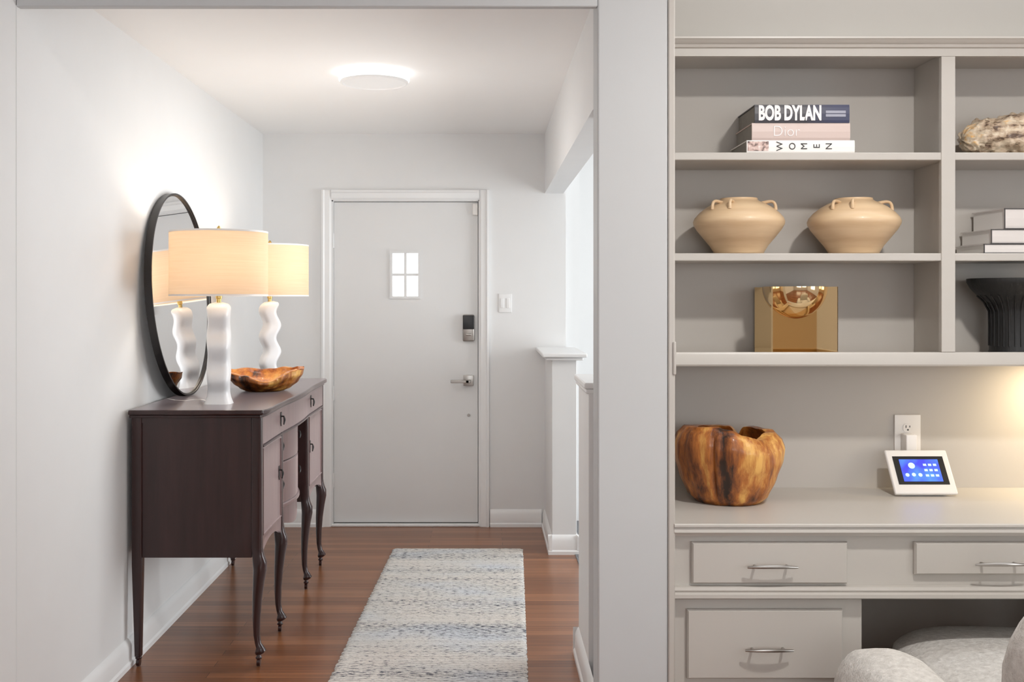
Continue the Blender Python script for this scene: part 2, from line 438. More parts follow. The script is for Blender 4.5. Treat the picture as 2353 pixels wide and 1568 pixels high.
# ---- front door
d0, d1 = X(766, DB), X(1098, DB); dt, db = Z(464, DB), Z(1203, DB)
def tobj(name, bm, mat, parent, **kw): return mk(name, bm, mat, parent, **kw)
wx0, wx1, wz0, wz1 = X(902, DB+0.03), X(961, DB+0.03), Z(681, DB+0.03), Z(582, DB+0.03)
bm = B((d0, wx0, DB+0.025, DB+0.07, db, dt), (wx1, d1, DB+0.025, DB+0.07, db, dt), (wx0, wx1, DB+0.025, DB+0.07, wz1, dt), (wx0, wx1, DB+0.025, DB+0.07, db, wz0))
bmesh.ops.remove_doubles(bm, verts=bm.verts[:], dist=0.0001)
door = struct('door_1', bm, M['door'], smooth=False)
bm = bmesh.new()
fw = 0.016
for a in ((wx0-fw, wx1+fw, wz1, wz1+fw), (wx0-fw, wx1+fw, wz0-fw, wz0), (wx0-fw, wx0, wz0, wz1), (wx1, wx1+fw, wz0, wz1)):
    box(bm, a[0], a[1], DB+0.017, DB+0.03, a[2], a[3])
mx_, mz_ = (wx0+wx1)/2, (wz0+wz1)/2
box(bm, mx_-0.008, mx_+0.008, DB+0.02, DB+0.055, wz0, wz1)
box(bm, wx0, wx1, DB+0.021, DB+0.054, mz_-0.0075, mz_+0.0075)
tobj('window_grille', bm, M['door'], door, smooth=False)
tobj('window_pane', B((wx0, wx1, DB+0.058, DB+0.061, wz0, wz1)), M['glass'], door, smooth=False)
# hinges
for hy in (553, 905, 1105):
    bm = bmesh.new(); z_ = Z(hy, DB); lathe(bm, [(0.007, z_-0.045), (0.007, z_+0.045)], d0-0.004, DB+0.018, 12)
    box(bm, d0-0.002, d0+0.025, DB+0.0225, DB+0.0255, z_-0.045, z_+0.045)
    tobj('hinge', bm, M['door'], door)
# keypad lock
lx0, lx1 = X(1063, DB), X(1090, DB)
lock = mk('keypad_lock', rbox((lx0+lx1)/2, DB+0.012, (Z(723, DB)+Z(785, DB))/2, (lx1-lx0)/2, 0.016, (Z(723, DB)-Z(785, DB))/2, 0.010), M['steel'], door)
tobj('keypad_screen', rbox((lx0+lx1)/2, DB-0.006, (Z(725, DB)+Z(757, DB))/2, (lx1-lx0)/2-0.002, 0.004, (Z(725, DB)-Z(757, DB))/2, 0.0035), M['black'], lock)
bm = rbox((lx0+lx1)/2, DB-0.014, Z(769, DB), 0.017, 0.012, 0.006, 0.004); tobj('thumb_turn', bm, M['steel'], lock)
# lever handle
hx0, hx1 = X(1065, DB), X(1088, DB)
ro = mk('door_handle', rbox((hx0+hx1)/2, DB+0.017, Z(875, DB), (hx1-hx0)/2, 0.010, (Z(863, DB)-Z(887, DB))/2, 0.002), M['steel'], door)
bm = bmesh.new(); zc = Z(876, DB)
box(bm, X(1036, DB), X(1078, DB), DB-0.045, DB-0.033, zc-0.010, zc+0.009); box(bm, X(1070, DB), X(1082, DB), DB-0.045, DB+0.01, zc-0.010, zc+0.009)
tobj('lever', bm, M['steel'], ro, bevel=0.003)
bm = bmesh.new()
pr = [(0.0085, 0), (0.0085, 0.006), (0.006, 0.008)]
rings = [[(X(1077, DB)+r*math.cos(2*PI*i/20), DB+0.025-z, Z(955, DB)+r*math.sin(2*PI*i/20)) for i in range(20)] for r, z in pr]
loft(bm, rings); tobj('key_bolt', bm, M['steel'], door)
tobj('contact_sensor', rbox(X(1092, DB), DB+0.015, Z(481, DB), 0.016, 0.011, 0.036, 0.003), M['whiteplastic'], door)
# casing and jamb
cw = 0.062; j0, j1 = dx0, dx1
bm = bmesh.new()
CP = [(0, 0), (cw, 0), (cw, 0.020), (cw-0.012, 0.022), (cw-0.020, 0.014), (0.012, 0.012), (0.006, 0.006), (0, 0.004)]
prism(bm, CP, lambda p, q, t: (j0-p, DB-q, t), 0, dz1+cw); prism(bm, CP, lambda p, q, t: (j1+p, DB-q, t), 0, dz1+cw)
prism(bm, [(p, q*0.999) for p, q in CP], lambda p, q, t: (t, DB-q, dz1+p), j0-0.001, j1+0.001)
struct('trim_4', bm, M['trim'])
bm = B((j0-0.001, d0-0.0015, DB+0.001, DB+0.15, 0, dz1+0.003), (d1+0.0035, j1+0.001, DB+0.001, DB+0.15, 0, dz1+0.003), (j0, j1, DB+0.001, DB+0.15, dt+0.003, dz1+0.003), (j0, j1, DB+0.0705, DB+0.09, dt-0.010, dz1), (j0, d0+0.010, DB+0.0705, DB+0.09, 0, dz1), (d1-0.010, j1, DB+0.0705, DB+0.09, 0, dz1))
struct('trim_5', bm, M['door'], smooth=False)
struct('trim_6', B((j0, j1, DB-0.012, DB+0.15, 0, 0.016)), M['trim'], bevel=0.004)
mk('door_sweep', B((d0, d1, DB+0.022, DB+0.066, 0.0165, db+0.001)), M['darkgap'], door, smooth=False)
# ground outside the door is not seen; only sky shows through the panes

# ------------------------------------------------------------------ built-in bookcase (upper)
DU = 3.40
z = lambda py: Z(py, DU)
x = lambda px: X(px, DU)
bxL, bxR = x(1551), 2.85
sx0, sx1 = x(2163), x(2195)
bc = thing('bookcase', 'greige painted built-in bookcase with open shelves above the desk', 'bookcase', ((bxL+bxR)/2, KD-0.14, 1.19))
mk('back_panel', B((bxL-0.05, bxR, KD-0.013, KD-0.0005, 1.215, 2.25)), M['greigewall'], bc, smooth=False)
bm = B((bxL-0.05, bxR, DU+0.0205, KD-0.0135, 2.234, 2.250)); mk('top_board', bm, M['greige'], bc, smooth=False)
# crown / top rail profile
CR = [(0, z(129)), (0.020, z(129)), (0.022, z(112)), (0.030, z(110)), (0.034, z(104)), (0.045, z(101)), (0.050, z(96)), (0.056, z(94)), (0.056, z(90)), (0, z(90))]
bm = bmesh.new(); prism(bm, CR, lambda p, q, t: (t, DU+0.020-p, q), bxL-0.04, bxR); mk('crown_moulding', bm, M['greige'], bc)
BR = [(0, z(842)), (0.020, z(842)), (0.024, z(838)), (0.024, z(815)), (0.020, z(810)), (0, z(810))]
bm = bmesh.new(); prism(bm, BR, lambda p, q, t: (t, DU+0.020-p, q), bxL-0.04, bxR); mk('bottom_rail', bm, M['greige'], bc)
mk('bottom_board', B((bxL-0.05, bxR, DU+0.0205, KD-0.0135, 1.213, 1.237)), M['greige'], bc, smooth=False)
for a, b in ((bxL-0.045, sx0+0.02), (sx0+0.04, bxR)):
    for t_, u_ in ((350, 368), (582, 600)):
        mk('shelf', B((a, b, DU+0.002, KD-0.0135, z(u_), z(t_))), M['greige'], bc, bevel=0.003)
mk('divider', B((sx0+0.0205, sx0+0.0395, DU+0.021, KD-0.014, 1.2375, 2.2335)), M['greige'], bc, smooth=False)
mk('stile', B((sx0, sx1, DU-0.0015, DU+0.0195, z(809.5), z(129.5))), M['greige'], bc, bevel=0.0015)
mk('side_board', B((bxL-0.07, bxL-0.0515, DU, KD-0.001, 1.206, 2.26)), M['greige'], bc, smooth=False)
# little moulded end block where the rail meets the trim
bm = rbox(X(1549, DH), DH-0.004, (Z(785, DH)+Z(862, DH))/2, 0.005, 0.006, (Z(785, DH)-Z(862, DH))/2, 0.0045)
mk('end_block', bm, M['greige'], bc)

# ------------------------------------------------------------------ desk
DD = 3.086
zd = lambda py: Z(py, DD)
xd = lambda px: X(px, DD)
dL = X(1549, DH)
TZ = 0.76
bm = bmesh.new()
TP = [(KD-0.0005, TZ), (DD+0.004, TZ), (DD, TZ-0.003), (DD, TZ-0.009), (DD+0.008, TZ-0.012), (DD+0.005, TZ-0.018), (DD+0.003, TZ-0.026), (DD+0.010, TZ-0.031), (DD+0.014, TZ-0.038), (KD-0.0005, TZ-0.038)]
prism(bm, TP, lambda p, q, t: (t, p, q), dL, 2.9)
tp = mk('desk_worktop', bm, M['greige'], None)
tag(tp, 'greige painted worktop with moulded front edge carrying the root bowl and display', 'worktop')
DF = 3.125   # face plane of the drawer apron
xf = lambda px: X(px, DF); zf = lambda py: Z(py, DF)
ap = thing('desk_drawer_cabinet', 'shallow greige cabinet with two slim drawers directly under the worktop', 'cabinet', (1.6, 3.4, 0.59))
mk('frame', B((dL+0.001, 2.9, DF, DF+0.45, zf(1347), TZ-0.039)), M['greige'], ap, smooth=False)
LM = [(0.0, zf(1373)), (0.020, zf(1373)), (0.026, zf(1370)), (0.026, zf(1362)), (0.018, zf(1358)), (0.022, zf(1353)), (0.018, zf(1346)), (0.0, zf(1345))]
bm = bmesh.new(); prism(bm, LM, lambda p, q, t: (t, DF-0.0005-p, q), dL+0.001, 2.9)
mk('lower_moulding', bm, M['greige'], ap)
def handle(parent, px0, px1, py, d):
    x0, x1 = X(px0, d), X(px1, d); zc = Z(py, d); xm = (x0+x1)/2; L = (x1-x0)
    bm = bmesh.new(); pts = []; rad = []
    for i in range(17):
        t = i/16; pts.append((x0+L*t, d-0.034+0.010*(2*t-1)**2, zc+0.004*math.sin(PI*t))); rad.append(0.0032+0.0026*math.sin(PI*t))
    tube(bm, pts, 0.005, 10, rad)
    for s in (-1, 1):
        tube(bm, [(xm+s*L*0.32, d-0.031, zc+0.002), (xm+s*L*0.32, d+0.001, zc-0.001)], 0.0042, 10)
    return mk('handle', bm, M['steel'], parent)
def drawer(parent, px0, px1, py0, py1, hpx0, hpx1, hpy, t=0.017, df=DF):
    dd = df-t
    X0, X1, Z0, Z1 = X(px0, dd), X(px1, dd), Z(py1, dd), Z(py0, dd)
    bm = bmesh.new(); e = 0.008
    r0 = [(X0, df-0.0005, Z0), (X1, df-0.0005, Z0), (X1, df-0.0005, Z1), (X0, df-0.0005, Z1)]
    r1 = [(a, df-t*0.55, c) for a, b, c in r0]
    r2 = [(X0+e*0.6, dd, Z0+e*0.6), (X1-e*0.6, dd, Z0+e*0.6), (X1-e*0.6, dd, Z1-e*0.6), (X0+e*0.6, dd, Z1-e*0.6)]
    loft(bm, [r0, r1, r2])
    d = mk('drawer', bm, M['greige'], parent, angle=20)
    handle(d, hpx0, hpx1, hpy, dd); return d
drawer(ap, 1590, 1949, 1247, 1343, 1713, 1828, 1300)
drawer(ap, 2103, 2478, 1247, 1322, 2233, 2350, 1294)
pd = thing('drawer_pedestal', 'greige pedestal cabinet with one deep drawer, left of the knee space', 'cabinet', (0.85, 3.4, 0))
PR = xf(1983)
mk('frame', B((dL+0.001, PR, DF+0.012, DF+0.54, 0.0, zf(1373.5))), M['greige'], pd, smooth=False)
drawer(pd, 1579, 1938, 1402, 1562, 1708, 1818, 1490, 0.017, DF+0.012)
drawer(pd, 1579, 1938, 1590, 1760, 1708, 1818, 1670, 0.017, DF+0.012)
p2 = thing('drawer_pedestal', 'greige pedestal cabinet right of the knee space under the desk', 'cabinet', (2.4, 3.4, 0))
mk('frame', B((1.95, 2.9, DF+0.012, DF+0.54, 0.0, zf(1373.5))), M['greige'], p2, smooth=False)

# ------------------------------------------------------------------ sideboard
SBX0, SBX1, SD0, SD1 = -1.366, -0.864, 4.03, 5.585
sb = thing('sideboard', 'antique dark mahogany sideboard on cabriole legs against the left wall', 'sideboard', ((SBX0+SBX1)/2, (SD0+SD1)/2, 0))
MH = M['mahogany']
# top with softly stepped edge and serpentine front
def frontx(d, base):
    u = (d-SD0)/(SD1-SD0)
    return base+0.012*math.sin(PI*min(max((u-0.27)/0.43, 0), 1))
def slab(z0, z1, over, bev=0.0):
    bm = bmesh.new(); pts = [(SBX0-0.006, SD0-over), ]
    n = 28
    for i in range(n+1):
        d = SD0-over+(SD1-SD0+2*over)*i/n
        e = 0
        if i == 0 or i == n: e = -0.012
        pts.append((frontx(d, SBX1+over)+e, d))
    pts.append((SBX0-0.006, SD1+over))
    prism(bm, pts, lambda p, q, t: (p, q, t), z0, z1); return bm
mk('top', slab(0.978, 0.997, 0.022), MH, sb, bevel=0.005, seg=3)
mk('top_moulding', slab(0.966, 0.9775, 0.010), MH, sb, bevel=0.003)
pw = 0.040
# corner posts + middle posts
ld = [SD0+pw/2, 4.47, 5.12, SD1-pw/2]
bm = bmesh.new()
BOT = 0.421
# carcass: back, bottom, sides
box(bm, SBX0+0.005, SBX0+0.015, SD0+pw, SD1-pw, BOT+0.01, 0.9655)
box(bm, SBX0+0.015, SBX1-0.075, SD0+0.012, SD1-0.012, BOT+0.01, BOT+0.025)
mk('carcass', bm, MH, sb, smooth=False)
for d in (SD0, SD1):
    s = 1 if d == SD0 else -1
    a, b = sorted((d+s*0.010, d+s*0.022))
    side = mk('side_panel', B((SBX0+pw, SBX1-pw, a, b, BOT+0.002, 0.9655)), MH, sb, smooth=False)
    bmr = bmesh.new(); a, b = sorted((d+s*0.004, d+s*0.0215))
    box(bmr, SBX0+pw, SBX1-pw, a, b, 0.945, 0.965)
    mk('side_rail', bmr, MH, side, smooth=False)
# inset side doors (near and far), arched apron below
def section(d0_, d1_, mirror):
    n = 14; bm = bmesh.new(); X0 = SBX1-0.020; X1 = SBX1-0.006
    bot = [(d0_+(d1_-d0_)*i/n, BOT+0.004+0.040*math.sin(PI*i/n)**0.8) for i in range(n+1)]
    pts = bot+[(d1_, 0.847), (d0_, 0.847)]
    prism(bm, pts, lambda p, q, t: (t, p, q), X0, X1)
    dr = mk('door', bm, M['lit_front'], sb, smooth=False, bevel=0.002)
    # raised cock bead around door
    bm = bmesh.new(); e = 0.012
    for bx in ((d0_+e, d1_-e, 0.835, 0.840), (d0_+e, d1_-e, 0.500, 0.505), (d0_+e, d0_+e+0.005, 0.505, 0.835), (d1_-e-0.005, d1_-e, 0.505, 0.835)):
        box(bm, X1, X1+0.0045, bx[0], bx[1], bx[2], bx[3])
    mk('door_bead', bm, M['lit_front'], dr, smooth=False)
    dc = d1_-0.045 if not mirror else d0_+0.045
    pull(dr, dc, 0.690, X1)
def pull(parent, d, zc, xf_):
    bm = bmesh.new()
    pts = [(d-0.010, zc+0.030), (d+0.010, zc+0.030), (d+0.013, zc+0.012), (d+0.008, zc), (d+0.012, zc-0.014), (d, zc-0.030), (d-0.012, zc-0.014), (d-0.008, zc), (d-0.013, zc+0.012)]
    prism(bm, pts, lambda p, q, t: (t, p, q), xf_, xf_+0.0025)
    tube(bm, [(xf_, d, zc+0.012), (xf_+0.014, d, zc+0.012)], 0.003, 8)
    ring = [(xf_+0.013+0.003*math.sin(PI*t/10), d+0.010*math.sin(PI*t/10)*(1 if True else 0), zc+0.012-0.034*t/10) for t in range(11)]
    tube(bm, ring, 0.0028, 8); ring = [(a, 2*d-b, c) for a, b, c in ring]; tube(bm, ring, 0.0028, 8)
    return mk('drawer_pull', bm, M['blackmetal'], parent)
section(SD0+pw, 4.452, False); section(5.138, SD1-pw, True)
# long top drawer, serpentine front
def bowed(bm, d0_, d1_, z0, z1, fx, depth, n=20):
    pts = [(fx(d0_+(d1_-d0_)*i/n), d0_+(d1_-d0_)*i/n) for i in range(n+1)]
    pts += [(fx(d1_)-depth, d1_), (fx(d0_)-depth, d0_)]
    prism(bm, pts, lambda p, q, t: (p, q, t), z0, z1)
bm = bmesh.new(); fx0 = lambda d: frontx(d, SBX1-0.001); bowed(bm, SD0+pw*0.3, SD1-pw*0.3, 0.857, 0.9655, fx0, 0.022)
td = mk('drawer', bm, M['lit_front'], sb, bevel=0.003)
for d in (4.42, 5.18): pull(td, d, 0.915, fx0(d))
bm = bmesh.new(); bowed(bm, SD0+pw, SD1-pw, 0.847, 0.853, lambda d: frontx(d, SBX1+0.002), 0.02); mk('drawer_bead', bm, MH, td)
# recessed bow-front centre with two drawers and apron
c0, c1 = 4.489, 5.101
fxc = lambda d: SBX1-0.075+0.068*math.sin(PI*(d-c0)/(c1-c0))**0.85 if c0 < d < c1 else SBX1-0.075
for z0, z1, pz in ((0.708, 0.846, 0.780), (0.522, 0.700, 0.612)):
    bm = bmesh.new(); bowed(bm, c0, c1, z0, z1, fxc, 0.02, 26); q = mk('drawer', bm, M['lit_front'], sb, bevel=0.003)
    for d in (c0+0.10, c1-0.10): pull(q, d, pz, fxc(d))
bm = bmesh.new(); bowed(bm, c0, c1, 0.503, 0.520, lambda d: fxc(d)+0.008, 0.03, 26); mk('waist_moulding', bm, M['lit_front'], sb, bevel=0.004)
bm = bmesh.new(); bowed(bm, c0, c1, 0.7005, 0.7075, lambda d: fxc(d)-0.006, 0.02, 26); mk('drawer_rail', bm, MH, sb)
bm = bmesh.new(); n = 26
top_ = [fxc(c0+(c1-c0)*i/n)-0.004 for i in range(n+1)]
f_, b_ = [], []
for i in range(n+1):
    d = c0+(c1-c0)*i/n; zb = BOT+0.03-0.045*math.sin(PI*i/n)**2
    f_.append(((top_[i], d, zb), (top_[i], d, 0.5025))); b_.append(((top_[i]-0.018, d, zb), (top_[i]-0.018, d, 0.5025)))
vs = [[bm.verts.new(c) for c in (f_[i][0], f_[i][1], b_[i][1], b_[i][0])] for i in range(n+1)]
for a, b in zip(vs, vs[1:]):
    for k in range(4): bm.faces.new((a[k], a[(k+1) % 4], b[(k+1) % 4], b[k]))
bm.faces.new(vs[0]); bm.faces.new(vs[-1][::-1]); mk('apron', bm, M['lit_front'], sb)
# panels closing the sides of the recessed centre
mk('inner_partition', B((SBX1-0.30, SBX1-0.012, 5.1015, 5.112, BOT+0.01, 0.846)), MH, sb, smooth=False)
mk('inner_partition', B((SBX1-0.30, SBX1-0.012, 4.478, 4.4885, BOT+0.01, 0.846)), MH, sb, smooth=False)
# legs
def sqr(cx, cy, z_, h, e=5): return superring(cx, cy, z_, h, h, e, 20)
def caster(leg, cx, cy):
    bm = bmesh.new(); n = 18
    for xx in (-0.007,):
        rings = [[(cx+xx+w, cy+r*math.cos(2*PI*i/n), 0.0165+r*math.sin(2*PI*i/n)) for i in range(n)] for w, r in ((0, 0.010), (0.001, 0.0155), (0.013, 0.0155), (0.014, 0.010))]
        loft(bm, rings)
    lathe(bm, [(0.012, 0.030), (0.013, 0.034), (0.008, 0.040), (0.007, 0.048)], cx, cy, 16)
    mk('caster', bm, MH, leg)
for i, d in enumerate(ld):
    cx = SBX1-pw/2; out = -1 if i == 0 else (1 if i == 3 else 0)
    prof = [(0.9655, 0, 0.0200), (0.56, 0, 0.0200), (0.46, 0.000, 0.0200), (0.430, 0.004, 0.0225), (0.405, 0.010, 0.0265), (0.375, 0.011, 0.0265), (0.33, 0.006, 0.0225), (0.26, 0.000, 0.0185), (0.19, -0.003, 0.0155),
            (0.12, -0.002, 0.0125), (0.090, 0.003, 0.0125), (0.072, 0.012, 0.0165), (0.062, 0.014, 0.0205), (0.054, 0.010, 0.0190), (0.046, 0.006, 0.0125)]
    bm = bmesh.new(); rings = []
    for z_, o_, h in prof:
        hh = h if i in (0, 3) or z_ < 0.5 else 0.0175
        rings.append(superring(cx+o_, d, z_, hh, hh, 6 if z_ > 0.45 else (3 if z_ > 0.38 else 2.2), 24))
    loft(bm, rings)
    lg = mk('leg', bm, MH, sb, angle=50); caster(lg, cx+0.006, d)
for d in (SD0+pw/2, SD1-pw/2):
    bm = bmesh.new(); cx = SBX0+pw/2
    loft(bm, [sqr(cx, d, 0.9655, 0.020, 8), sqr(cx, d, 0.40, 0.020, 8), sqr(cx+0.002, d, 0.04, 0.0125, 8)])
    lg = mk('leg', bm, MH, sb, angle=50); caster(lg, cx+0.002, d)

# ------------------------------------------------------------------ table lamps
ST = 0.997
def make_lamp(cx, cy):
    t = thing('table_lamp', 'near white wavy table lamp with peach drum shade at the front end of the sideboard', 'lamp', (cx, cy, ST), 'table lamps on the sideboard')
    bm = bmesh.new(); rings = []; H = 0.415; n = 60; ax, ay = -math.sin(R(14)), math.cos(R(14))
    for i in range(n+1):
        u = i/n; z_ = ST+H*u
        off = 0.0135*math.sin(2*PI*(3.1*u+0.05))*min(1, u*6)
        h = 0.0445+0.002*math.cos(2*PI*3.1*u)
        if u < 0.10: h = 0.056-0.0115*math.sin(PI/2*u/0.10)
        if u > 0.93: h *= math.sqrt(max(0.0, 1-((u-0.93)/0.07)**2))*0.75+0.25
        tw = 0.003*math.sin(2*PI*(3.1*u+0.3))*min(1, u*6)
        rings.append(superring(cx+off*ax, cy+off*ay, z_, h, h*0.92, 3.4, 32))
    loft(bm, rings); mk('lamp_base', bm, M['ceramic'], t, angle=60)
    bm = bmesh.new(); lathe(bm, [(0.010, ST+H-0.004), (0.010, ST+H+0.012), (0.013, ST+H+0.014), (0.013, ST+H+0.03), (0.005, ST+H+0.034), (0.005, ST+H+0.05)], cx, cy, 20)
    mk('lamp_neck', bm, M['brass'], t)
    z0, z1, r = 1.436, 1.700, 0.197
    bm = bmesh.new()
    lathe(bm, [(r, z0), (r, z1), (r-0.0025, z1), (r-0.0025, z0), (r, z0)], cx, cy, 72, False, False)
    bmesh.ops.remove_doubles(bm, verts=bm.verts[:], dist=1e-5)
    sh = mk('lamp_shade', bm, M['shade'], t)
    bm = bmesh.new()
    for zz in (z1-0.007,):
        lathe(bm, [(r+0.0008, zz), (r+0.0008, zz+0.007), (r-0.0035, zz+0.007), (r-0.0035, zz), (r+0.0008, zz)], cx, cy, 72, False, False)
    for a in range(3):
        c, s = math.cos(a*2*PI/3+0.4), math.sin(a*2*PI/3+0.4)
        tube(bm, [(cx, cy, z1-0.012), (cx+c*(r-0.003), cy+s*(r-0.003), z1-0.006)], 0.0018, 6)
    mk('shade_spider', bm, M['whiteplastic'], sh)
    bm = bmesh.new(); zz = z0; lathe(bm, [(r+0.0008, zz), (r+0.0008, zz+0.007), (r-0.0035, zz+0.007), (r-0.0035, zz), (r+0.0008, zz)], cx, cy, 72, False, False); mk('shade_trim', bm, M['whiteplastic'], sh)
    bm = bmesh.new(); lathe(bm, [(0.013, ST+H+0.05), (0.022, ST+H+0.08), (0.029, ST+H+0.105), (0.026, ST+H+0.13), (0.014, ST+H+0.148), (0.003, ST+H+0.152)], cx, cy, 20)
    mk('bulb', bm, M['bulb'], t)
    bm = bmesh.new(); lathe(bm, [(0.003, 1.665), (0.003, 1.702), (0.008, 1.706), (0.009, 1.714), (0.004, 1.722), (0.001, 1.724)], cx, cy, 14)
    mk('finial', bm, M['brass'], t)
    return t
lampA = make_lamp(X(503, 4.27), 4.27)
lampB = copy_tree(lampA); lampB.location = (X(620, 5.36), 5.36, ST); lampB.rotation_euler = (0, 0, R(-58))
lampB['label'] = 'far white wavy table lamp with peach drum shade, behind the wooden bowl'
for l_ in (lampA, lampB):
    point('table_lamp_light', (l_.location.x, l_.location.y, 1.585), 2.3, (1.0, 0.90, 0.78), 0.035)
# white cord of the near lamp
bm = bmesh.new()
tube(bm, [P(476, 921, 4.33), P(462, 916, 4.38), P(445, 920, 4.38), P(425, 924, 4.34), P(402, 921, 4.36), P(385, 915, 4.42), P(372, 914, 4.44)], 0.0042, 8)
for v in bm.verts: pass
cs = sum((v.co.z for v in bm.verts))/len(bm.verts)
for v in bm.verts: v.co.z = ST+0.0050+max(-0.003, min(0.003, (v.co.z-cs)*0.1))
mk('power_cord', bm, M['whiteplastic'], lampA, label='thin white power cord')

# ------------------------------------------------------------------ round mirror leaning on the wall
MR = 0.446; MY = 4.61
lean = math.asin(0.060/(2*MR))
mir = thing('round_mirror', 'large round mirror with thin black frame leaning on wall behind the lamps', 'mirror', (-1.302, MY, ST))
def mcoord(rad, a, w):
    # a angle on disc, w depth away from the wall side
    yy = rad*math.cos(a); zz = rad*math.sin(a)+MR
    xx = -zz*math.sin(lean)+w*math.cos(lean); z2 = zz*math.cos(lean)+w*math.sin(lean)
    return (-1.302+xx, MY+yy, ST+z2+0.001)
bm = bmesh.new(); n = 96
prof = [(MR, 0.0), (MR, 0.030), (MR-0.007, 0.030), (MR-0.007, 0.026), (MR-0.012, 0.022), (MR-0.012, 0.0), (MR, 0.0)]
loft(bm, [[mcoord(r, 2*PI*i/n, w-0.026) for i in range(n)] for r, w in prof], False, False)
bmesh.ops.remove_doubles(bm, verts=bm.verts[:], dist=1e-5)
mk('frame', bm, M['blackmetal'], mir)
bm = bmesh.new()
loft(bm, [[mcoord(MR-0.0118, 2*PI*i/n, w-0.026) for i in range(n)] for w in (0.004, 0.020)])
mk('glass', bm, M['mirror'], mir)

# ------------------------------------------------------------------ organic bowls
def nz(x_, y_, z_, s=1.0): return noise.noise(Vector((x_*s, y_*s, z_*s)))
def organic_bowl(name, cx, cy, z0, prof, wall, rim_fn, lump, sq, mat, n=112, seed=0.0, ry=1.0, inner_floor=0.03, grooves=(), outmat=None):
    """prof: list of (radius, t) with t 0..1 of local height; rim_fn(theta) -> height"""
    outer = []
    def pr(t):
        for (r0, t0), (r1, t1) in zip(prof, prof[1:]):
            if t0 <= t <= t1:
                k = (t-t0)/(t1-t0); k = k*k*(3-2*k)*0.5+k*0.5
                return r0+(r1-r0)*k
        return prof[-1][0]
    rings = []; m = 22
    rings.append([(cx+0.25*prof[0][0]*math.cos(2*PI*i/n), cy+ry*0.25*prof[0][0]*math.sin(2*PI*i/n), z0) for i in range(n)])
    for k in range(m+1):
        t = k/m; ring = []
        for i in range(n):
            th = 2*PI*i/n; H = rim_fn(th)
            r = pr(t); c, s = math.cos(th), math.sin(th)
            r *= 1+lump*(nz(c*1.6+seed, s*1.6, t*1.2)+0.5*nz(c*5+seed, s*5, t*0.9))*(0.35+0.65*t)
            r *= 1+0.30*lump*nz(c*14, s*14+seed, t*1.0)
            for ga, gw, gd in grooves: r *= 1-gd*math.exp(-(((math.degrees(th)-ga+180) % 360-180)/gw)**2)*min(1, 3*t+0.3)*(1 if t < 0.86 else (1-t)/0.14)
            ring.append((cx+r*c, cy+ry*r*s, z0+H*t))
        rings.append(ring)
    for k in range(m, -1, -2):
        t = k/m; ring = []
        for i in range(n):
            th = 2*PI*i/n; H = rim_fn(th); c, s = math.cos(th), math.sin(th)
            r = max(0.02, pr(t)-wall*(1.0+0.25*nz(c*4, s*4, seed)))
            r *= 1+lump*nz(c*1.6+seed, s*1.6, t*1.2)*(0.35+0.65*t)
            zz = z0+inner_floor+(H-inner_floor)*t
            ring.append((cx+r*c, cy+ry*r*s, zz+(0.0 if k < m else 0.0)))
        rings.append(ring)
    bm = bmesh.new(); loft(bm, rings)
    bm.faces.ensure_lookup_table()
    if outmat:
        for fi in range(n*m): bm.faces[fi].material_index = 1
    return mk(name, bm, [mat, outmat] if outmat else mat, None, angle=60)
def rim_desk(th):
    d = math.degrees(th) % 360          # 270 = towards the camera, 180 = left
    h = 0.232
    h += 0.022*math.exp(-((d-235)/34)**2)+0.012*math.exp(-((d-180)/30)**2)
    h -= 0.020*math.exp(-((d-312)/30)**2)
    h += 0.006*nz(math.cos(th)*4, math.sin(th)*4, 3)
    h -= 0.030*math.exp(-((d-62)/7)**2)
    return h
ob = organic_bowl('root_bowl', X(1672, 3.46), 3.455, TZ+0.0005, [(0.108, 0), (0.132, 0.10), (0.158, 0.35), (0.176, 0.62), (0.178, 0.78), (0.168, 0.90), (0.146, 1.0)], 0.034, rim_desk, 0.075, 0, M['root'], seed=4.2, inner_floor=0.05, grooves=((241, 3.0, 0.075), (252, 2.5, 0.04), (228, 3, 0.025), (205, 3, 0.04), (275, 3, 0.03), (300, 4, 0.03)))
tag(ob, 'deep rough teak root bowl standing on the desk worktop', 'bowl')
def rim_hall(th):
    d = math.degrees(th) % 360
    h = 0.098+0.008*math.sin(2*th+0.6)+0.010*nz(math.cos(th)*3, math.sin(th)*3, 1.5)
    h -= 0.040*math.exp(-((d-283)/22)**2)
    h -= 0.012*math.exp(-((d-240)/30)**2)
    return h
ob = organic_bowl('wooden_bowl', -1.025, 4.86, ST+0.0005, [(0.085, 0), (0.115, 0.12), (0.155, 0.42), (0.180, 0.75), (0.182, 1.0)], 0.020, rim_hall, 0.13, 0, M['root2'], seed=9.1, ry=1.1, inner_floor=0.025, outmat=M['root'])
tag(ob, 'shallow wavy rimmed orange wood bowl between the two lamps on the sideboard', 'bowl')

